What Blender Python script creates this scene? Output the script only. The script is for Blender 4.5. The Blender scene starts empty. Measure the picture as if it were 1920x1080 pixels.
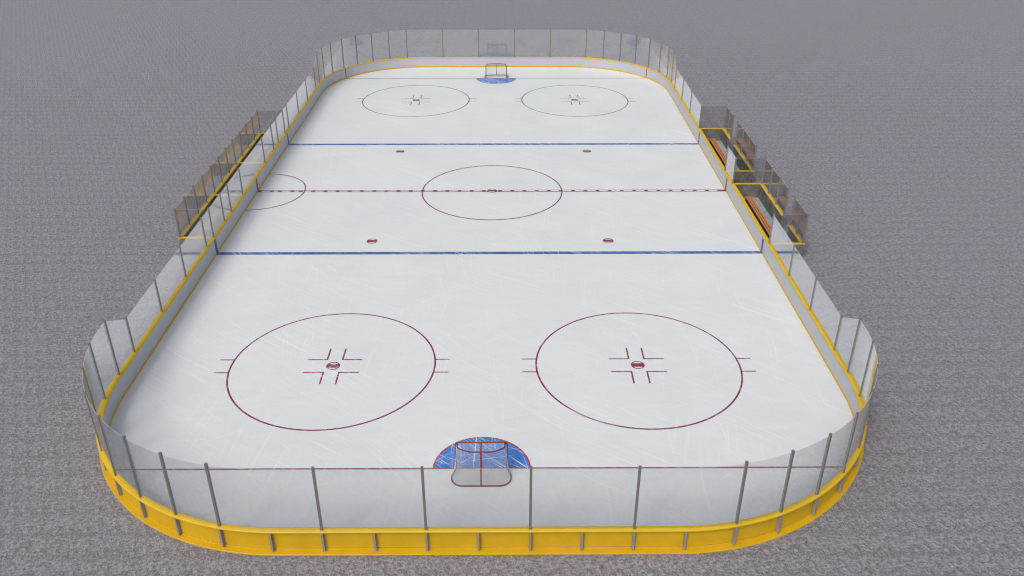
import bpy, bmesh, math, random
from mathutils import Vector, Matrix
random.seed(7)
S = bpy.context.scene
COL = S.collection
PI = math.pi

# ------------------------------------------------------------------ helpers
def link(o, parent=None):
    COL.objects.link(o)
    if parent: o.parent = parent
    return o

def tag(o, label=None, cat=None, group=None, kind=None):
    if label: o['label'] = label
    if cat: o['category'] = cat
    if group: o['group'] = group
    if kind: o['kind'] = kind
    return o

def empty(name, loc=(0, 0, 0), rz=0.0):
    o = bpy.data.objects.new(name, None)
    o.location = loc; o.rotation_euler = (0, 0, rz); o.empty_display_size = 0.3
    return link(o)

class MB:
    """collects verts/faces, builds ONE mesh object; origin at centre given"""
    def __init__(s): s.v = []; s.f = []
    def quad_grid(s, rows, closed_u=False, closed_v=False):
        b = len(s.v); n = len(rows[0])
        for r in rows: s.v += [tuple(p) for p in r]
        m = len(rows)
        for i in range(m if closed_u else m-1):
            for j in range(n if closed_v else n-1):
                i2 = (i+1) % m; j2 = (j+1) % n
                s.f.append((b+i*n+j, b+i*n+j2, b+i2*n+j2, b+i2*n+j))
    def box(s, x0, x1, y0, y1, z0, z1, M=None):
        b = len(s.v)
        for z in (z0, z1):
            for x, y in ((x0, y0), (x1, y0), (x1, y1), (x0, y1)):
                p = Vector((x, y, z))
                s.v.append(tuple(M @ p if M else p))
        for q in ((0,3,2,1), (4,5,6,7), (0,1,5,4), (1,2,6,5), (2,3,7,6), (3,0,4,7)):
            s.f.append(tuple(b+i for i in q))
    def tube(s, pts, r, n=8, closed=False, caps=True):
        pts = [Vector(p) for p in pts]; m = len(pts); rings = []
        for i, p in enumerate(pts):
            a = pts[(i-1) % m] if (i or closed) else p
            c = pts[(i+1) % m] if (i < m-1 or closed) else p
            t = (c-a).normalized()
            up = Vector((0, 0, 1)) if abs(t.z) < .92 else Vector((1, 0, 0))
            if i == 0 or rings == []: u = t.cross(up).normalized()
            else:
                u = (uprev - t*uprev.dot(t)).normalized()
            uprev = u; w = t.cross(u)
            rings.append([p + r*(math.cos(2*PI*k/n)*u + math.sin(2*PI*k/n)*w) for k in range(n)])
        b = len(s.v)
        s.quad_grid(rings, closed_u=closed, closed_v=True)
        if caps and not closed:
            s.f.append(tuple(b+k for k in range(n))[::-1]); e = b+(m-1)*n
            s.f.append(tuple(e+k for k in range(n)))
    def build(s, name, mat, parent=None, smooth=False, bevel=0.0, recalc=True, pivot=None):
        me = bpy.data.meshes.new(name)
        pv = Vector(pivot) if pivot else Vector((0, 0, 0))
        me.from_pydata([tuple(Vector(v)-pv) for v in s.v], [], s.f); me.update()
        if recalc or bevel:
            bm = bmesh.new(); bm.from_mesh(me)
            if recalc: bmesh.ops.recalc_face_normals(bm, faces=bm.faces)
            if bevel:
                es = [e for e in bm.edges if len(e.link_faces) == 2 and e.calc_face_angle(0) > 0.6]
                bmesh.ops.bevel(bm, geom=es, offset=bevel, segments=2, affect='EDGES', profile=.7)
            bm.to_mesh(me); bm.free()
        me.materials.append(mat)
        if smooth:
            for p in me.polygons: p.use_smooth = True
            me.set_sharp_from_angle(angle=math.radians(35))
        o = bpy.data.objects.new(name, me)
        o.location = pv
        return link(o, parent)

# ------------------------------------------------------------------ node helpers
def newmat(name):
    m = bpy.data.materials.new(name); m.use_nodes = True
    nt = m.node_tree; nt.nodes.clear()
    out = nt.nodes.new('ShaderNodeOutputMaterial')
    return m, nt, out
def N(nt, t, **kw):
    n = nt.nodes.new(t)
    for k, v in kw.items():
        if k.startswith('i_'): n.inputs[k[2:].replace('_', ' ')].default_value = v
        else: setattr(n, k, v)
    return n
def math_(nt, op, a, b=None, clamp=False):
    n = nt.nodes.new('ShaderNodeMath'); n.operation = op; n.use_clamp = clamp
    for i, x in enumerate((a, b)):
        if x is None: continue
        if isinstance(x, (int, float)): n.inputs[i].default_value = x
        else: nt.links.new(x, n.inputs[i])
    return n.outputs[0]
def maprange(nt, v, a, b, c=0.0, d=1.0, smooth=False):
    n = nt.nodes.new('ShaderNodeMapRange'); n.clamp = True
    if smooth: n.interpolation_type = 'SMOOTHSTEP'
    nt.links.new(v, n.inputs[0])
    for i, x in enumerate((a, b, c, d)): n.inputs[i+1].default_value = x
    return n.outputs[0]
def mixc(nt, fac, a, b):
    n = nt.nodes.new('ShaderNodeMix'); n.data_type = 'RGBA'
    if isinstance(fac, (int, float)): n.inputs[0].default_value = fac
    else: nt.links.new(fac, n.inputs[0])
    for i, x in ((6, a), (7, b)):
        if isinstance(x, tuple): n.inputs[i].default_value = (*x[:3], 1)
        else: nt.links.new(x, n.inputs[i])
    return n.outputs[2]
def noise(nt, vec, scale, detail=2.0, rough=.5, dist=0.0):
    n = nt.nodes.new('ShaderNodeTexNoise'); n.inputs['Scale'].default_value = scale
    n.inputs['Detail'].default_value = detail; n.inputs['Roughness'].default_value = rough
    n.inputs['Distortion'].default_value = dist
    if vec is not None: nt.links.new(vec, n.inputs['Vector'])
    return n.outputs[0]
def mapping(nt, vec, loc=(0,0,0), rot=(0,0,0), scale=(1,1,1), kind='POINT'):
    n = nt.nodes.new('ShaderNodeMapping'); n.vector_type = kind
    nt.links.new(vec, n.inputs[0]); n.inputs['Location'].default_value = loc
    n.inputs['Rotation'].default_value = rot; n.inputs['Scale'].default_value = scale
    return n.outputs[0]
def pos(nt): return nt.nodes.new('ShaderNodeNewGeometry').outputs['Position']
def bump(nt, h, strength=.3, dist=.02):
    n = nt.nodes.new('ShaderNodeBump'); n.inputs['Strength'].default_value = strength
    n.inputs['Distance'].default_value = dist; nt.links.new(h, n.inputs['Height'])
    return n.outputs[0]
def principled(nt, out, col=None, rough=.5, metal=0.0, spec=.5, normal=None):
    b = nt.nodes.new('ShaderNodeBsdfPrincipled')
    if isinstance(col, tuple): b.inputs['Base Color'].default_value = (*col[:3], 1)
    elif col is not None: nt.links.new(col, b.inputs['Base Color'])
    if isinstance(rough, (int, float)): b.inputs['Roughness'].default_value = rough
    else: nt.links.new(rough, b.inputs['Roughness'])
    b.inputs['Metallic'].default_value = metal; b.inputs['Specular IOR Level'].default_value = spec
    if normal is not None: nt.links.new(normal, b.inputs['Normal'])
    nt.links.new(b.outputs[0], out.inputs[0])
    return b

# ------------------------------------------------------------------ ice wear, shared by the ice and the paint in it
def make_wear_group():
    g = bpy.data.node_groups.new('ice_wear', 'ShaderNodeTree')
    g.interface.new_socket('Scratch', in_out='OUTPUT', socket_type='NodeSocketFloat')
    g.interface.new_socket('Mottle', in_out='OUTPUT', socket_type='NodeSocketFloat')
    go = g.nodes.new('NodeGroupOutput')
    P = pos(g)
    # bend the skate lines a little
    bend = g.nodes.new('ShaderNodeTexNoise'); bend.inputs['Scale'].default_value = .09; bend.inputs['Detail'].default_value = 1
    g.links.new(P, bend.inputs['Vector'])
    sub = g.nodes.new('ShaderNodeVectorMath'); sub.operation = 'SUBTRACT'; sub.inputs[1].default_value = (.5, .5, .5)
    g.links.new(bend.outputs['Color'], sub.inputs[0])
    sc = g.nodes.new('ShaderNodeVectorMath'); sc.operation = 'SCALE'; sc.inputs['Scale'].default_value = 2.6
    g.links.new(sub.outputs[0], sc.inputs[0])
    add = g.nodes.new('ShaderNodeVectorMath'); add.operation = 'ADD'
    g.links.new(P, add.inputs[0]); g.links.new(sc.outputs[0], add.inputs[1])
    PB = add.outputs[0]
    total = None
    specs = [  # angle, along, across, lo, hi, weight, mask scale
        (-40, .09, 8.0, .59, .72, .9, .16),
        (-34, .14, 13.0, .60, .72, .9, .25),
        (-47, .20, 17.0, .58, .71, .85, .4),
        (86, .15, 11.0, .60, .73, .75, .22),
        (97, .12, 15.0, .61, .73, .7, .3),
        (42, .15, 11.0, .62, .74, .65, .27),
        (14, .22, 15.0, .61, .74, .55, .33),
        (-22, .25, 19.0, .60, .73, .7, .5),
    ]
    for i, (a, al, ac, lo, hi, w, ms) in enumerate(specs):
        v = mapping(g, PB, rot=(0, 0, math.radians(-a)), loc=(3.1*i, 7.7*i, i*5.0))
        v = mapping(g, v, scale=(al, ac, 1))
        n = noise(g, v, 1.0, 2.0, .6)
        n = maprange(g, n, lo, hi, 0, w)
        mk = noise(g, mapping(g, P, loc=(11.3*i, 4.1*i, 0)), ms, 2.0)
        mk = maprange(g, mk, .42, .62, .15, 1)
        n = math_(g, 'MULTIPLY', n, mk)
        total = n if total is None else math_(g, 'ADD', total, n)
    total = math_(g, 'MULTIPLY', total, .9, clamp=True)
    g.links.new(total, go.inputs[0])
    m1 = noise(g, P, .22, 3.0, .6, .6)
    m2 = noise(g, mapping(g, P, rot=(0, 0, .9), scale=(.5, 3, 1)), .9, 3.0, .6, .3)
    m = math_(g, 'ADD', math_(g, 'MULTIPLY', m1, .65), math_(g, 'MULTIPLY', m2, .35))
    g.links.new(m, go.inputs[1])
    return g
WEAR = make_wear_group()

def ice_mat(name, paint=None, cover=1.0):
    m, nt, out = newmat(name)
    w = nt.nodes.new('ShaderNodeGroup'); w.node_tree = WEAR
    sc, mo = w.outputs[0], w.outputs[1]
    base = mixc(nt, maprange(nt, mo, .35, .65), (.615, .635, .645), (.68, .688, .69))
    fine = noise(nt, pos(nt), 9.0, 4.0, .65)
    base = mixc(nt, maprange(nt, fine, .35, .7, 0, .25), base, (.74, .75, .765))
    icec = mixc(nt, math_(nt, 'MULTIPLY', sc, .46), base, (.86, .87, .885))
    if paint is None:
        col = icec
    else:
        pn = noise(nt, pos(nt), 2.2, 3.0, .6)
        pc = mixc(nt, maprange(nt, pn, .35, .68, 0, .28), paint, tuple(min(1, c*1.6+.05) for c in paint))
        fac = maprange(nt, sc, .06, .5, 0.0, .9*cover)
        col = mixc(nt, fac, pc, (.82, .84, .88))
    nrm = bump(nt, math_(nt, 'ADD', sc, math_(nt, 'MULTIPLY', fine, .4)), .12, .004)
    rg = maprange(nt, mo, .3, .7, .34, .48)
    principled(nt, out, col, rg, spec=.28, normal=nrm)
    return m

def simple(name, col, rough=.5, metal=0.0, spec=.5, var=.12, vscale=2.0, bumpy=.0, bscale=30.0):
    m, nt, out = newmat(name)
    tc = nt.nodes.new('ShaderNodeTexCoord').outputs['Object']
    n = noise(nt, tc, vscale, 4.0, .6)
    c = mixc(nt, maprange(nt, n, .3, .7), tuple(x*(1-var) for x in col), tuple(min(1, x*(1+var)) for x in col))
    r = maprange(nt, noise(nt, tc, vscale*2.3, 3.0), .3, .7, max(.03, rough-.07), min(1, rough+.07))
    nm = bump(nt, noise(nt, tc, bscale, 3.0), bumpy, .004) if bumpy else None
    principled(nt, out, c, r, metal, spec, nm)
    return m

M = {}
M['ice'] = ice_mat('ice')
M['red_paint'] = ice_mat('red_line_paint', (.20, .021, .033), .32)
M['crease_red'] = ice_mat('crease_edge_paint', (.33, .045, .04), .7)
M['blue_paint'] = ice_mat('blue_line_paint', (.028, .095, .30), .6)
M['crease_blue'] = ice_mat('crease_paint', (.045, .16, .47), 1.0)
M['white_paint'] = ice_mat('white_patch_paint', (.68, .66, .67), .3)
M['white_board'] = simple('white_board', (.445, .46, .495), .42, spec=.4, var=.035, vscale=.8)
M['yellow'] = simple('yellow_plastic', (.62, .40, .012), .42, spec=.4, var=.05, vscale=1.3)
M['back_yellow'] = simple('back_yellow', (.60, .365, .010), .45, spec=.35, var=.06, vscale=1.3)
M['kick'] = simple('kick_plate_yellow', (.60, .38, .004), .4, var=.08, vscale=3)
M['steel'] = simple('painted_steel', (.19, .178, .165), .42, metal=.15, var=.12, vscale=3)
M['rib_steel'] = simple('rib_steel', (.27, .27, .33), .5, metal=.1, var=.1, vscale=3)
M['frame_red'] = simple('goal_frame_paint', (.17, .014, .012), .4, var=.12, vscale=6)
M['net'] = simple('goal_net_cord', (.58, .59, .60), .8, var=.08)
M['wood'] = simple('bench_wood', (.50, .18, .055), .45, var=.22, vscale=5)
M['black_metal'] = simple('black_metal', (.012, .014, .016), .5, var=.2)
M['floor'] = simple('box_floor_rubber', (.30, .36, .37), .7, var=.3, vscale=4, bumpy=.3)
M['board_red'] = simple('board_stripe_red', (.17, .004, .016), .4, var=.05)
M['board_blue'] = simple('board_stripe_blue', (.003, .045, .30), .4, var=.05)

def concrete_mat():
    m, nt, out = newmat('weathered_concrete')
    tc = nt.nodes.new('ShaderNodeTexCoord').outputs['Object']
    a = noise(nt, tc, 1.6, 6.0, .65)
    st = noise(nt, mapping(nt, tc, scale=(5, 5, .7)), 1.4, 4.0, .6)     # rain streaks
    c = mixc(nt, maprange(nt, a, .35, .68), (.085, .085, .075), (.21, .205, .185))
    c = mixc(nt, maprange(nt, st, .52, .72, 0, .65), c, (.055, .056, .05))
    h = noise(nt, tc, 28, 5.0, .7)
    principled(nt, out, c, .85, spec=.25, normal=bump(nt, h, .5, .006))
    return m
M['concrete'] = concrete_mat()

def ground_mat():
    m, nt, out = newmat('gravel_ground')
    P = pos(nt)
    # stamped surface: the same metre of texture pressed again and again (periodic noise on a torus), worn by free noise
    sp = nt.nodes.new('ShaderNodeSeparateXYZ'); nt.links.new(P, sp.inputs[0])
    tau = 2*PI
    ax = math_(nt, 'MULTIPLY', sp.outputs[0], tau)
    ay = math_(nt, 'MULTIPLY', math_(nt, 'ADD', sp.outputs[1], math_(nt, 'MULTIPLY', sp.outputs[0], 0.0)), tau)
    cb = nt.nodes.new('ShaderNodeCombineXYZ')
    nt.links.new(math_(nt, 'MULTIPLY', math_(nt, 'COSINE', ax), 1/tau), cb.inputs[0])
    nt.links.new(math_(nt, 'MULTIPLY', math_(nt, 'SINE', ax), 1/tau), cb.inputs[1])
    nt.links.new(math_(nt, 'MULTIPLY', math_(nt, 'COSINE', ay), 1/tau), cb.inputs[2])
    wv = math_(nt, 'MULTIPLY', math_(nt, 'SINE', ay), 1/tau)
    def tnoise(scale, detail, rough, dist=0.0):
        n = nt.nodes.new('ShaderNodeTexNoise'); n.noise_dimensions = '4D'
        n.inputs['Scale'].default_value = scale; n.inputs['Detail'].default_value = detail
        n.inputs['Roughness'].default_value = rough; n.inputs['Distortion'].default_value = dist
        nt.links.new(cb.outputs[0], n.inputs['Vector']); nt.links.new(wv, n.inputs['W'])
        return n.outputs[0]
    tb = tnoise(5.0, 3.0, .62, .8)
    tg = tnoise(12.0, 3.0, .7, .5)
    big = noise(nt, P, .05, 3.0, .6)
    mid = noise(nt, P, .45, 3.0, .6, .7)
    blot = noise(nt, P, 3.6, 3.0, .62, .8)
    grain = noise(nt, P, 13.5, 4.0, .8, .5)
    b2 = math_(nt, 'ADD', math_(nt, 'MULTIPLY', tb, .58), math_(nt, 'MULTIPLY', blot, .42))
    g2 = math_(nt, 'ADD', math_(nt, 'MULTIPLY', tg, .5), math_(nt, 'MULTIPLY', grain, .5))
    c = mixc(nt, maprange(nt, g2, .42, .58), (.100, .092, .100), (.385, .372, .405))
    c = mixc(nt, maprange(nt, b2, .50, .60, 0, .55), c, (.150, .128, .128))
    c = mixc(nt, maprange(nt, b2, .49, .38, 0, .5), c, (.36, .36, .41))
    c = mixc(nt, maprange(nt, mid, .36, .66, 0, .2), c, (.205, .198, .228))
    c = mixc(nt, maprange(nt, big, .3, .7, 0, .2), c, (.25, .24, .27))
    h = math_(nt, 'ADD', math_(nt, 'MULTIPLY', g2, .8), math_(nt, 'MULTIPLY', b2, 1.5))
    principled(nt, out, c, .62, spec=.5, normal=bump(nt, h, 1.0, .09))
    return m
M['ground'] = ground_mat()

def glass_mat(name, r0=.095, expo=2.8, rough=.085, tint=(.98, .985, .985)):
    m, nt, out = newmat(name)
    lw = nt.nodes.new('ShaderNodeLayerWeight'); lw.inputs['Blend'].default_value = .5
    p = math_(nt, 'POWER', lw.outputs['Facing'], expo)
    fac = math_(nt, 'ADD', math_(nt, 'MULTIPLY', p, 1-r0), r0, clamp=True)
    tr = nt.nodes.new('ShaderNodeBsdfTransparent'); tr.inputs[0].default_value = (*tint, 1)
    gl = nt.nodes.new('ShaderNodeBsdfGlossy'); gl.inputs['Roughness'].default_value = rough
    gl.inputs['Color'].default_value = (.97, .98, 1, 1)
    mx = nt.nodes.new('ShaderNodeMixShader')
    nt.links.new(fac, mx.inputs[0]); nt.links.new(tr.outputs[0], mx.inputs[1]); nt.links.new(gl.outputs[0], mx.inputs[2])
    nt.links.new(mx.outputs[0], out.inputs[0])
    return m
M['glass'] = glass_mat('screen_glass')
M['box_glass'] = glass_mat('smoky_box_glass', .06, 3.6, .085, (.90, .90, .915))
M['glass_edge'] = simple('polished_glass_edge', (.50, .56, .56), .3)

# ------------------------------------------------------------------ ring path of the boards
HW, HL, RC = 15.10, 30.64, 8.46           # inner face: half width, half length, corner radius
CX, CY = HW-RC, HL-RC
ARC = RC*PI/2
def quad_path(s, d=0.0):
    """arc length s measured along the post line from the middle of an end (x=0) -> point in the first quadrant offset d outwards"""
    rp = RC+.11; arc = rp*PI/2
    if s <= CX: return Vector((s, HL+d, 0)), Vector((0, 1, 0))
    if s <= CX+arc:
        a = (s-CX)/rp; n = Vector((math.sin(a), math.cos(a), 0))
        return Vector((CX, CY, 0)) + n*(RC+d), n
    return Vector((HW+d, CY-(s-CX-arc), 0)), Vector((1, 0, 0))
SIDE_S = CX+(RC+.11)*PI/2                 # s where the long side starts
def s_of_y(y): return SIDE_S+(CY-y)
def quad_pt(s, sx, sy, d=0.0):
    p, n = quad_path(s, d)
    return Vector((p.x*sx, p.y*sy, 0)), Vector((n.x*sx, n.y*sy, 0))

def ring(n_arc=28):
    """closed list of (point, normal) of the inner face line, counter-clockwise"""
    pts = []
    for cx, cy, a0 in ((CX, CY, 0), (-CX, CY, 90), (-CX, -CY, 180), (CX, -CY, 270)):
        for k in range(n_arc+1):
            a = math.radians(a0+90*k/n_arc); n = Vector((math.cos(a), math.sin(a), 0))
            pts.append((Vector((cx, cy, 0))+n*RC, n))
    # some more points along the straights so that shading stays even
    out = []
    for i, (p, n) in enumerate(pts):
        q, m = pts[(i+1) % len(pts)]
        out.append((p, n))
        L = (q-p).length
        if L > 3:
            c = int(L//3)
            for k in range(1, c): out.append((p.lerp(q, k/c), n.lerp(m, k/c).normalized()))
    return out
RING = ring()
def sweep(name, prof, mat, parent, smooth=True):
    mb = MB()
    rows = [[(p+n*d) + Vector((0, 0, z)) for d, z in prof] for p, n in RING]
    mb.quad_grid(rows, closed_u=True, closed_v=True)
    return mb.build(name, mat, parent, smooth=smooth)

# ------------------------------------------------------------------ ground and ice
mb = MB()
g = 900
rows = [[(x, y, -.03) for x in (-g, -60, 0, 60, g)] for y in (-g, -60, 0, 60, g)]
mb.quad_grid(rows)
ground = mb.build('ground', M['ground'], recalc=False)
for p in ground.data.polygons:
    if p.normal.z < 0: p.flip()
tag(ground, 'grey gravelly ground stretching flat all round the rink', 'ground', kind='structure')

def sheet(name, loops, z, mat, parent):
    """flat sheet from a list of polygons (each list of xy)"""
    me = bpy.data.meshes.new(name); bm = bmesh.new()
    for lp in loops:
        vs = [bm.verts.new((x, y, z)) for x, y in lp]
        f = bm.faces.new(vs); f.normal_update()
        if f.normal.z < 0: f.normal_flip()
    bm.to_mesh(me); bm.free(); me.materials.append(mat)
    return link(bpy.data.objects.new(name, me), parent)
def annulus(cx, cy, r0, r1, n=96, a0=0, a1=360):
    q = []
    for k in range(n):
        t0 = math.radians(a0+(a1-a0)*k/n); t1 = math.radians(a0+(a1-a0)*(k+1)/n)
        q.append([(cx+r0*math.cos(t0), cy+r0*math.sin(t0)), (cx+r1*math.cos(t0), cy+r1*math.sin(t0)),
                  (cx+r1*math.cos(t1), cy+r1*math.sin(t1)), (cx+r0*math.cos(t1), cy+r0*math.sin(t1))])
    return q
def rect(x0, x1, y0, y1): return [(x0, y0), (x1, y0), (x1, y1), (x0, y1)]

ice = sheet('ice', [[(p.x, p.y) for p, n in [(p+n*.02, n) for p, n in RING]]], 0.0, M['ice'], None)
tag(ice, 'white scratched ice sheet with red and blue hockey markings inside the boards', 'ice', kind='structure')

DX, YB, YG, YD, YN = 6.739, 8.893, 26.72, 19.936, 7.375
Z1, Z2, Z3 = .004, .008, .012
# blue lines
for s in (-1, 1): sheet('blue_line', [rect(-HW, HW, s*YB-.155, s*YB+.155)], Z1, M['blue_paint'], ice)
# centre line: red borders and fill with white blocks
cl = sheet('center_line', [rect(-HW, HW, -.155, .155)], Z1, M['red_paint'], ice)
blocks = []
xs = [(-14.87, -14.33), (-14.07, -13.82), (-13.56, -13.02), (-12.77, -12.48), (-12.22, -11.68)]
x = -1.195
while x > -11.5: xs.append((x, x+.545)); x -= .787
x = .641
xs += [(-.405, -.31), (.31, .40)]
while x < 14.5: xs.append((x, x+.545)); x += .787
for a, b in xs: blocks.append(rect(a, b, -.078, .078))
sheet('white_block', blocks, Z2, M['white_paint'], cl)['kind'] = 'stuff'
# goal lines (end on the curved boards), creases
xg = CX + math.sqrt(RC**2-(YG-CY)**2)
for s in (-1, 1):
    sheet('goal_line', [rect(-xg, xg, s*YG-.04, s*YG+.04)], Z2, M['red_paint'], ice)
    a0, a1 = (0, 180) if s < 0 else (180, 360)
    half = [(1.77*math.cos(math.radians(a0+(a1-a0)*k/48)), s*YG+1.80*math.sin(math.radians(a0+(a1-a0)*k/48))) for k in range(49)]
    cr = sheet('goal_crease', [half], Z1, M['crease_blue'], ice)
    sheet('crease_edge', annulus(0, s*YG, 1.77, 1.84, 48, a0, a1), Z1+.001, M['crease_red'], cr)
# face-off circles
def spot(cx, cy, parent, r=.305, Z2=.008):
    o = sheet('faceoff_spot', annulus(cx, cy, r-.055, r, 40), Z2, M['red_paint'], parent)
    ri = r-.055; b = .135; th = math.asin(b/ri)
    pl = [(cx+ri*math.cos(t), cy+ri*math.sin(t)) for t in [-th+2*th*k/8 for k in range(9)]] + \
         [(cx-ri*math.cos(t), cy+ri*math.sin(t)) for t in [th-2*th*k/8 for k in range(9)]]
    bm = bmesh.new(); bm.from_mesh(o.data)
    f = bm.faces.new([bm.verts.new((x, y, Z2)) for x, y in pl]); f.normal_update()
    if f.normal.z < 0: f.normal_flip()
    bm.to_mesh(o.data); bm.free()
    return o
for sy in (-1, 1):
    for sx in (-1, 1):
        cx, cy = sx*DX, sy*YD
        L = annulus(cx, cy, 4.46, 4.54, 120)
        for hx in (-1, 1):
            for hy in (-1, 1):
                L.append([(cx+hx*a, cy+hy*b) for a, b in ((4.44+.02, .465), (5.12, .465), (5.12, .535), (4.44+.02, .535))])
        c = sheet('faceoff_circle', L, Z1, M['red_paint'], ice)
        Lm = []
        for hx in (-1, 1):
            for hy in (-1, 1):
                Lm.append([(cx+hx*a, cy+hy*b) for a, b in ((.305, .465), (1.225, .465), (1.225, .535), (.305, .535))])
                Lm.append([(cx+hx*a, cy+hy*b) for a, b in ((.305, .535), (.378, .535), (.378, 1.385), (.305, 1.385))])
        sheet('faceoff_mark', Lm, Z1, M['red_paint'], c)
        spot(cx, cy, c)
for sy in (-1, 1):
    for sx in (-1, 1): spot(sx*DX, sy*YN, ice)
cc = sheet('center_circle', annulus(0, 0, 4.46, 4.54, 120), Z3, M['red_paint'], ice)
sheet('center_spot', [[(.25*math.cos(t), .25*math.sin(t)) for t in [2*PI*k/40 for k in range(40)]]], Z3, M['white_paint'], cc)
spot(0, 0, cc, Z2=.016)
sheet('referee_crease', annulus(-HW, 0, 2.96, 3.04, 60, -90, 90), Z3, M['red_paint'], ice)

# ------------------------------------------------------------------ dasher boards
boards = empty('dasher_boards')
tag(boards, 'rounded white hockey boards with yellow cap rail and kick plate enclosing the ice', 'rink boards')
T = .94
sweep('board_panel', [(0, .0), (0, .895), (.05, .895), (.05, .0)], M['white_board'], boards)
sweep('kick_plate', [(-.014, .0), (-.014, .11), (-.002, .118), (-.0005, .118), (-.0005, .0)], M['kick'], boards)
sweep('cap_rail', [(-.012, .872), (-.018, .876), (-.018, .925), (-.004, T), (.01, T+.003), (.208, T+.003), (.220, T-.006), (.224, .925), (.224, .890), (.212, .887), (.212, .8965), (-.002, .8965), (-.002, .872)],
      M['yellow'], boards)
sweep('back_panel', [(.052, .105), (.052, .894), (.072, .894), (.072, .105)], M['back_yellow'], boards)
sweep('base_rail', [(.05, -.03), (.05, .075), (.082, .075), (.086, .07), (.086, .022), (.285, .016), (.298, .006), (.30, -.03)], M['back_yellow'], boards)
# stripes of the ice lines carried up the boards
def board_stripe(name, mat, x, y, w, nrm):
    t = Vector((-nrm.y, nrm.x, 0)); p = Vector((x, y, 0)); mb = MB()
    a = p - t*w/2 - nrm*.004; b = p + t*w/2 - nrm*.004
    c = b + nrm*.003; d = a + nrm*.003
    rows = [[q+Vector((0, 0, z)) for q in (a, b, c, d)] for z in (.119, .871)]
    mb.quad_grid(rows, closed_v=True)
    mb.build(name, mat, boards)
    # and over the kick plate
for s in (-1, 1):
    for yy, m_, nm in ((YB, 'board_blue', 'blue_stripe'), (-YB, 'board_blue', 'blue_stripe'), (0, 'board_red', 'red_stripe')):
        board_stripe(nm, M[m_], s*HW, yy, .30, Vector((s, 0, 0)))
        mb = MB(); w = .15
        mb.box(*sorted((s*(HW-.0165), s*(HW-.0145))), yy-w, yy+w, .0125, .1085)
        mb.build(nm, M[m_], boards)
    for q in (-1, 1):
        n = Vector((s*(xg-CX), q*(YG-CY), 0)).normalized()
        board_stripe('goal_stripe', M['board_red'], s*xg, q*YG, .09, n)
# ribs behind the boards, every 1.7 m
RIB = 1.7
def frame(p, n):  # local: x along board, y outwards
    t = Vector((n.y, -n.x, 0)); M4 = Matrix.Identity(4)
    M4.col[0][:3] = t; M4.col[1][:3] = n; M4.col[2][:3] = (0, 0, 1); M4.col[3][:3] = p
    return M4
mb = MB(); mb.box(-.036, .036, .088, .20, .0565, .896)
rib0 = mb.build('rib', M['rib_steel'], boards, bevel=.004)
first = True
for sy in (-1, 1):
    for k in range(0, 25):
        for sx in ((1,) if k == 0 else (1, -1)):
            p, n = quad_pt(k*RIB, sx, sy)
            o = rib0 if first else link(rib0.copy(), boards)
            first = False
            t = math.atan2(-n.x, n.y)
            o.location = (p.x, p.y, 0); o.rotation_euler = (0, 0, t)

# ------------------------------------------------------------------ glass screens
PT, GT = 3.58, 3.50       # tall end screens
PL, GL = 2.68, 2.61       # low side screens
def make_post(h):
    mb = MB(); mb.box(-.042, .042, -.042, .042, 0, h)
    return mb
post_mesh = {}
def post(x, y, z0, z1, rz, parent):
    key = round(z1-z0, 3)
    if key not in post_mesh:
        o = make_post(key).build('post', M['steel'], parent, bevel=.008)
        post_mesh[key] = o.data
    else:
        o = link(bpy.data.objects.new('post', post_mesh[key]), parent)
    o.location = (x, y, z0); o.rotation_euler = (0, 0, rz)
    return o
def pane(pts, tops, z0, parent, th=.012, nrm=None, mat='glass'):
    """curved or flat pane through plan points, with top height per point"""
    mb = MB(); rows = []
    m = len(pts)
    for i, p in enumerate(pts):
        a = pts[max(i-1, 0)]; b = pts[min(i+1, m-1)]
        t = (b-a).normalized(); n = nrm[i] if nrm else Vector((t.y, -t.x, 0))
        rows.append([p-n*th/2+Vector((0, 0, z0)), p-n*th/2+Vector((0, 0, tops[i])),
                     p+n*th/2+Vector((0, 0, tops[i])), p+n*th/2+Vector((0, 0, z0))])
    b0 = len(mb.v); mb.quad_grid(rows, closed_v=True)
    mb.f.append((0, 1, 2, 3)); e = (m-1)*4; mb.f.append((e+3, e+2, e+1, e))
    c = sum(pts, Vector())/m
    o = mb.build('glass_pane', M[mat], parent, smooth=True, pivot=(c.x, c.y, z0))
    o.data.materials.append(M['glass_edge'])
    for i, p in enumerate(o.data.polygons):
        if (i < (m-1)*4 and i % 4 == 1) or i >= (m-1)*4: p.material_index = 1
    return o

GD, PD = .105, .108       # plan offset of glass and posts from the inner board face
scr = empty('glass_screen')
tag(scr, 'long clear glass screen on grey posts wrapping both rounded ends and the left side', 'glass screen',
    'glass screens standing on the boards')
ends_s = [1.7, 5.1, 8.5, 10.2, 11.9, 13.6, 15.3, 17.0, 18.7, 20.4]
side_s = [22.1, 25.5]+[s_of_y(13.38)]
sd = [22.1, 25.5, s_of_y(13.38)]
sd = [22.1, 25.48, s_of_y(13.38)]
H = {}
def mk_quad(sx, sy):
    L = [(s, PT, GT) for s in ends_s] + [(22.1, PL, GL), (25.49, PL, GL), (s_of_y(13.37), PL, GL)]
    if sx < 0: L += [(s_of_y(y), PL, GL) for y in (9.97, 8.72, 6.63, 5.25, 2.75)]
    else: L += [(s_of_y(9.65), PL, GL)]
    seen = []
    for s, hp, hg in L:
        if seen and abs(s-seen[-1][0]) < .3: continue
        seen.append((s, hp, hg))
    return seen
T0 = T+.003
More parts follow.
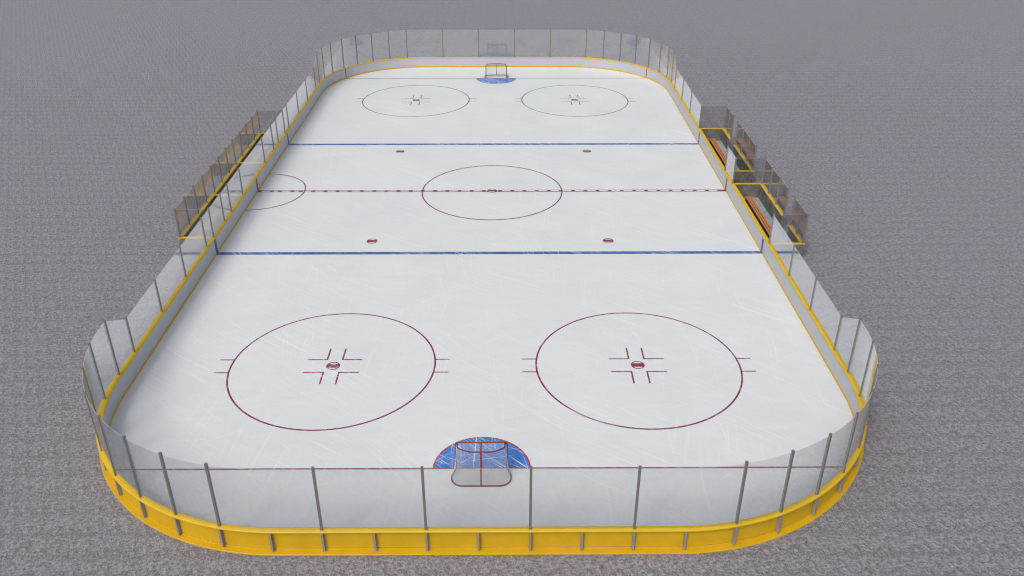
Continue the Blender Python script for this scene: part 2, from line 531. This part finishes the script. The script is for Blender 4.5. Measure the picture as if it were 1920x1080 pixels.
def run(sx, sy):
    L = mk_quad(sx, sy)
    for s, hp, hg in L:
        p, n = quad_pt(s, sx, sy, PD); post(p.x, p.y, T0-.001, hp, math.atan2(-n.x, n.y), scr)
    for (s0, h0, g0), (s1, h1, g1) in zip(L, L[1:]):
        steps = 8 if (s1 > CX and s0 < SIDE_S) else 1
        pts, tops, nr = [], [], []
        for k in range(steps+1):
            f = k/steps; s = (s0+.045)+((s1-.045)-(s0+.045))*f
            p, n = quad_pt(s, sx, sy, GD); pts.append(p); tops.append(g0+(g1-g0)*f); nr.append(n)
        pane(pts, tops, T0+.002, scr, nrm=nr)
for sx in (-1, 1):
    for sy in (-1, 1): run(sx, sy)
for sy in (-1, 1):     # middle pane of each end
    pane([Vector((-1.655, sy*(HL+GD), 0)), Vector((1.655, sy*(HL+GD), 0))], [GT, GT], T0+.002, scr)
pane([Vector((-HW-GD, -2.705, 0)), Vector((-HW-GD, 2.705, 0))], [GL, GL], T0+.002, scr)

scr2 = empty('glass_screen', (HW+PD, 0, T0))
tag(scr2, 'short free standing glass pane between two posts on the right boards between the benches', 'glass screen',
    'glass screens standing on the boards')
for y in (-1.1, 1.1):
    o = post(HW+PD, y, T0-.001, PL, 0, scr2); o.location = (0, y, -.001)
o = pane([Vector((HW+GD, -1.055, 0)), Vector((HW+GD, 1.055, 0))], [GL, GL], T0+.002, scr2)
o.location = (GD-PD, 0, .002)

# ------------------------------------------------------------------ bench boxes beside the rink
XB = 17.0               # centre of the back wall
X0 = HW+.285            # walls start behind the boards
def box_unit(name, label, cat, group, sx, ys, back, panes_on, back_posts):
    """ys: divider centres; back: list of (y0,y1) of back wall; panes_on: divider ys with glass; back_posts: runs of posts"""
    root = empty(name, (sx*XB, (min(ys)+max(ys))/2, -.03)); tag(root, label, cat, group)
    oy = root.location.y; ox = root.location.x
    def B(mb, nm, mat, bevel=.0):
        mb.v = [(v[0]-ox, v[1]-oy, v[2]+.03) for v in mb.v]
        return mb.build(nm, mat, root, bevel=bevel)
    def bx(mb, xa, xb, *r): mb.box(*sorted((sx*xa, sx*xb)), *r)
    mb = MB(); bx(mb, X0+.002, XB-.077, min(ys)+.07, max(ys)-.07, -.028, .0); B(mb, 'floor', M['floor'])
    for y in ys:
        mb = MB(); bx(mb, X0, XB+.075, y-.07, y+.07, -.03, .895); B(mb, 'side_wall', M['concrete'], .006)
        mb = MB(); bx(mb, X0-.038, XB+.13, y-.095, y+.095, .896, T); B(mb, 'side_cap', M['yellow'], .006)
    for y0, y1 in back:
        a = y0+.0715 if any(abs(y0-q) < .01 for q in ys) else y0
        b = y1-.0715 if any(abs(y1-q) < .01 for q in ys) else y1
        mb = MB(); bx(mb, XB-.075, XB+.073, a, b, -.03, .894); B(mb, 'back_wall', M['concrete'], .006)
        a = y0+.097 if any(abs(y0-q) < .01 for q in ys) else y0-.02
        b = y1-.097 if any(abs(y1-q) < .01 for q in ys) else y1+.02
        cuts = [a]+[q for q in ys if a < q < b]+[b]
        for c0, c1 in zip(cuts, cuts[1:]):
            mb = MB(); bx(mb, XB-.10, XB+.10, c0+(.097 if c0 in ys else 0), c1-(.097 if c1 in ys else 0), .8965, T-.002); B(mb, 'back_cap', M['yellow'], .006)
    def P(x, y, z1=PL):
        o = post(sx*x-ox, y-oy, T+.03, z1+.03, 0, root); return o
    for runp in back_posts:
        for y in runp: P(XB+.03, y)
        for y0, y1 in zip(runp, runp[1:]):
            o = pane([Vector((sx*(XB+.03), y0+.045, 0)), Vector((sx*(XB+.03), y1-.045, 0))], [GL, GL], T+.003, root, mat='box_glass')
            o.location = (sx*(XB+.03)-ox, (y0+y1)/2-oy, T+.033)
    for y in panes_on:
        o = pane([Vector((sx*(HW+PD+.045), y, 0)), Vector((sx*(XB-.015), y, 0))], [GL, GL], T+.005, root, mat='box_glass')
        o.location = (sx*(HW+PD+.045+XB-.015)/2-ox, y-oy, T+.035)
    return root

box_unit('players_bench_box', 'nearer concrete players box on the right, with yellow caps and glass', 'bench box',
         'concrete bench boxes along the sides', 1, [-9.65, -1.1], [(-9.65, -7.35), (-6.02, -1.1)], [-9.65, -1.1],
         [[-9.65, -8.5, -7.35], [-6.02, -4.4, -2.76, -1.1]])
box_unit('players_bench_box', 'farther concrete players box on the right, beside the far blue line', 'bench box',
         'concrete bench boxes along the sides', 1, [1.1, 9.65], [(1.1, 6.02), (7.35, 9.65)], [9.65, 1.1],
         [[1.1, 2.76, 4.4, 6.02], [7.35, 8.5, 9.65]])
lb = [-8.75+17.5/11*k for k in range(12)]
box_unit('penalty_box', 'long concrete penalty box on the left side with unbroken glass along its back', 'penalty box',
         'concrete bench boxes along the sides', -1, [-8.75, -2.75, 2.75, 8.75], [(-8.75, 8.75)], [-8.75, 8.75], [lb])

# ------------------------------------------------------------------ benches
def make_bench(length):
    root = empty('bench')
    for i in range(3):
        mb = MB(); x = -.145+.145*i
        mb.box(x-.055, x+.055, -length/2, length/2, .415, .45)
        mb.build('seat_slat', M['wood'], root, bevel=.006)
    n = 4
    for i in range(n):
        y = -length/2+.35+(length-.7)*i/(n-1); mb = MB()
        for x in (-.16, .16): mb.box(x-.02, x+.02, y-.02, y+.02, 0, .38)
        mb.box(-.19, .19, y-.025, y+.025, .381, .414)
        mb.build('leg', M['black_metal'], root)
    for x in (-.165, .165):
        mb = MB(); mb.box(x-.01, x+.01, -length/2+.03, length/2-.03, .10, .38)
        mb.build('side_panel', M['black_metal'], root)
    return root
def copy_tree(o, parent=None):
    c = o.copy(); link(c, parent)
    if parent is None: c.parent = None
    for ch in list(o.children): copy_tree(ch, c)
    return c
b1 = make_bench(6.75); b1.location = (16.03, -5.37, .001)
GB = 'slatted benches inside the boxes'
tag(b1, 'orange slatted bench in the nearer players box on the right', 'bench', GB)
b2 = copy_tree(b1); b2.location = (16.03, 5.45, .001); b2['label'] = 'orange slatted bench in the farther players box on the right'
b3 = make_bench(3.6); b3.location = (-16.45, -5.8, .001)
tag(b3, 'short slatted bench behind the left glass, in the nearer end of the penalty box', 'bench', GB)
b4 = copy_tree(b3); b4.location = (-16.45, 5.8, .001); b4['label'] = 'short slatted bench behind the left glass, in the farther end of the penalty box'

# ------------------------------------------------------------------ goals (local: goal line along x at y=0, net towards -y)
def lerp(a, b, f): return a+(b-a)*f
def fillet_path(pts, radii, seg=6):
    out = [Vector(pts[0])]
    for i in range(1, len(pts)-1):
        a, b, c = Vector(pts[i-1]), Vector(pts[i]), Vector(pts[i+1]); r = radii[i-1]
        d0 = (a-b).normalized(); d1 = (c-b).normalized()
        p0 = b+d0*r; p1 = b+d1*r
        for k in range(seg+1):
            t = k/seg; out.append(p0*(1-t)**2+b*2*t*(1-t)+p1*t*t)
    out.append(Vector(pts[-1])); return out
def resample(path, n):
    L = [0]
    for a, b in zip(path, path[1:]): L.append(L[-1]+(b-a).length)
    out = []; j = 0
    for k in range(n):
        s = L[-1]*k/(n-1)
        while j < len(L)-2 and L[j+1] < s: j += 1
        f = (s-L[j])/max(1e-9, L[j+1]-L[j]); out.append(path[j].lerp(path[j+1], min(1, f)))
    return out
def make_goal():
    root = empty('hockey_goal')
    h = 1.22
    frontp = fillet_path([(-.945, 0, 0), (-.945, 0, h), (.945, 0, h), (.945, 0, 0)], [.11, .11])
    mb = MB(); mb.tube(frontp, .032, 12); mb.build('front_frame', M['frame_red'], root, smooth=True)
    top = fillet_path([(-.87, -.03, h), (-.87, -.29, h), (-.47, -.53, h), (.47, -.53, h), (.87, -.29, h), (.87, -.03, h)], [.09, .18, .18, .09])
    mb = MB(); mb.tube(top, .026, 10); mb.build('top_frame', M['frame_red'], root, smooth=True)
    base = fillet_path([(-.95, -.03, .035), (-1.12, -.52, .035), (-.98, -1.0, .035), (.98, -1.0, .035), (1.12, -.52, .035), (.95, -.03, .035)],
                       [.22, .36, .36, .22], 9)
    mb = MB(); mb.tube(base, .028, 10); mb.build('base_frame', M['frame_red'], root, smooth=True)
    cen = fillet_path([(0, -.02, h), (0, -.55, h), (0, -1.0, .05)], [.05])
    mb = MB(); mb.tube(cen, .026, 10); mb.build('center_support', M['frame_red'], root, smooth=True)
    # knotted net: cords over the back surface and the roof
    random.seed(3)
    nu, nv = 78, 38
    T_ = resample(fillet_path([(-.93, -.02, h-.03), (-.87, -.29, h-.02), (-.47, -.53, h-.02), (.47, -.53, h-.02), (.87, -.29, h-.02), (.93, -.02, h-.03)], [.09, .18, .18, .09]), nu)
    B_ = resample([Vector((p.x, p.y, .05)) for p in base], nu)
    def surf(i, j):
        f = j/(nv-1); p = T_[i].lerp(B_[i], f)
        sag = math.sin(PI*f)*.07
        inw = Vector((-p.x, -p.y-.3, 0))
        if inw.length > 0: inw.normalize()
        e = min(i, nu-1-i)/(nu-1)*2
        wob = .012*math.sin(i*1.7+j*.9)*math.sin(PI*f)
        return p+inw*sag*min(1, e*3)+inw*wob
    mb = MB()
    for i in range(0, nu): mb.tube([surf(i, j) for j in range(0, nv, 3)]+[surf(i, nv-1)], .0021, 3, caps=False)
    for j in range(0, nv): mb.tube([surf(i, j) for i in range(0, nu, 2)]+[surf(nu-1, j)], .0021, 3, caps=False)
    # roof
    for k in range(1, 40):
        x = -.87+1.74*k/40; ax = abs(x)
        yb = -.53 if ax < .47 else -.53+(ax-.47)/.40*.24
        mb.tube([(x, -.02, h+.005), (x, yb, h+.005)], .0022, 3, caps=False)
    for k in range(1, 12):
        y = -.53*k/12; wx = .87 if y > -.29 else .87-(-.29-y)/.24*.40
        mb.tube([(-wx, y, h+.005), (wx, y, h+.005)], .0022, 3, caps=False)
    # slack skirt of netting lying on the ice inside the base
    for k in range(46):
        x = -1.0+2.0*k/45; yb = -.97 if abs(x) < .75 else -.97+(abs(x)-.75)*1.5
        mb.tube([(x, yb, .055), (x*.97, yb*.55, .02+.01*math.sin(k*2.1)), (x*.93, -.14, .018)], .0036, 3, caps=False)
    for k in range(20):
        y = -.14-.8*k/19; wx = .98 if y > -.6 else .98-(-.6-y)*.55
        mb.tube([(lerp(-wx, wx, q/12), y+.01*math.sin(q*2+k), .022+.03*max(0, (-y-.55))) for q in range(13)], .0036, 3, caps=False)
    mb.build('net', M['net'], root, recalc=False)
    return root
g1 = make_goal(); g1.location = (0, -YG+.01, .003)
tag(g1, 'red framed hockey goal with white net at the near end, its back to the viewer', 'hockey goal', 'goals at the two ends')
g2 = copy_tree(g1); g2.location = (0, YG-.01, .003); g2.rotation_euler = (0, 0, PI)
g2['label'] = 'red framed hockey goal at the far end, its open front facing the viewer'

# ------------------------------------------------------------------ camera
cam = bpy.data.cameras.new('camera'); co = bpy.data.objects.new('camera', cam); COL.objects.link(co)
cam.sensor_width = 36; cam.lens = 1601.26/1920*36; cam.clip_end = 3000; cam.clip_start = .1
R_ = Vector((9.99982563e-01, -5.88889044e-03, 4.41174943e-04)); U_ = Vector((0.0024816, 0.48683525, 0.87349029))
F_ = Vector((0.00535867, 0.87347396, -0.48684138))
m4 = Matrix.Identity(4)
m4.col[0][:3] = R_; m4.col[1][:3] = U_; m4.col[2][:3] = -F_; m4.col[3][:3] = (0.97516666, -51.27818041, 21.39259537)
co.matrix_world = m4
S.camera = co

# ------------------------------------------------------------------ light: bright overcast, soft sun from the near left
to_sun = Vector((-.51, -.86, 0)).normalized()
EL = math.radians(50)
sun = bpy.data.lights.new('sun', 'SUN'); sun.energy = .95; sun.angle = math.radians(10); sun.color = (1, .965, .92)
so = bpy.data.objects.new('sun', sun); COL.objects.link(so)
d = Vector((to_sun.x*math.cos(EL), to_sun.y*math.cos(EL), math.sin(EL)))
so.rotation_euler = d.to_track_quat('Z', 'Y').to_euler(); so.location = (-30, -60, 50)
w = bpy.data.worlds.new('World'); S.world = w; w.use_nodes = True
nt = w.node_tree; bg = nt.nodes['Background']
sky = nt.nodes.new('ShaderNodeTexSky'); sky.sky_type = 'NISHITA'; sky.sun_disc = False
sky.sun_elevation = EL; sky.sun_rotation = math.atan2(to_sun.x, to_sun.y)
sky.dust_density = 4.0; sky.air_density = 1.0; sky.ozone_density = 1.0
hs = nt.nodes.new('ShaderNodeHueSaturation'); hs.inputs['Saturation'].default_value = .42
nt.links.new(sky.outputs[0], hs.inputs['Color']); nt.links.new(hs.outputs[0], bg.inputs['Color'])
bg.inputs['Strength'].default_value = .15

S.view_settings.view_transform = 'Standard'; S.view_settings.look = 'None'
S.view_settings.exposure = .0; S.view_settings.gamma = 1.0; S.view_settings.use_curve_mapping = False
S.render.engine = 'CYCLES'; S.cycles.filter_width = 1.15
S.cycles.transparent_max_bounces = 48; S.cycles.max_bounces = 10; S.cycles.glossy_bounces = 5
S.render.resolution_x = 1024; S.render.resolution_y = 576
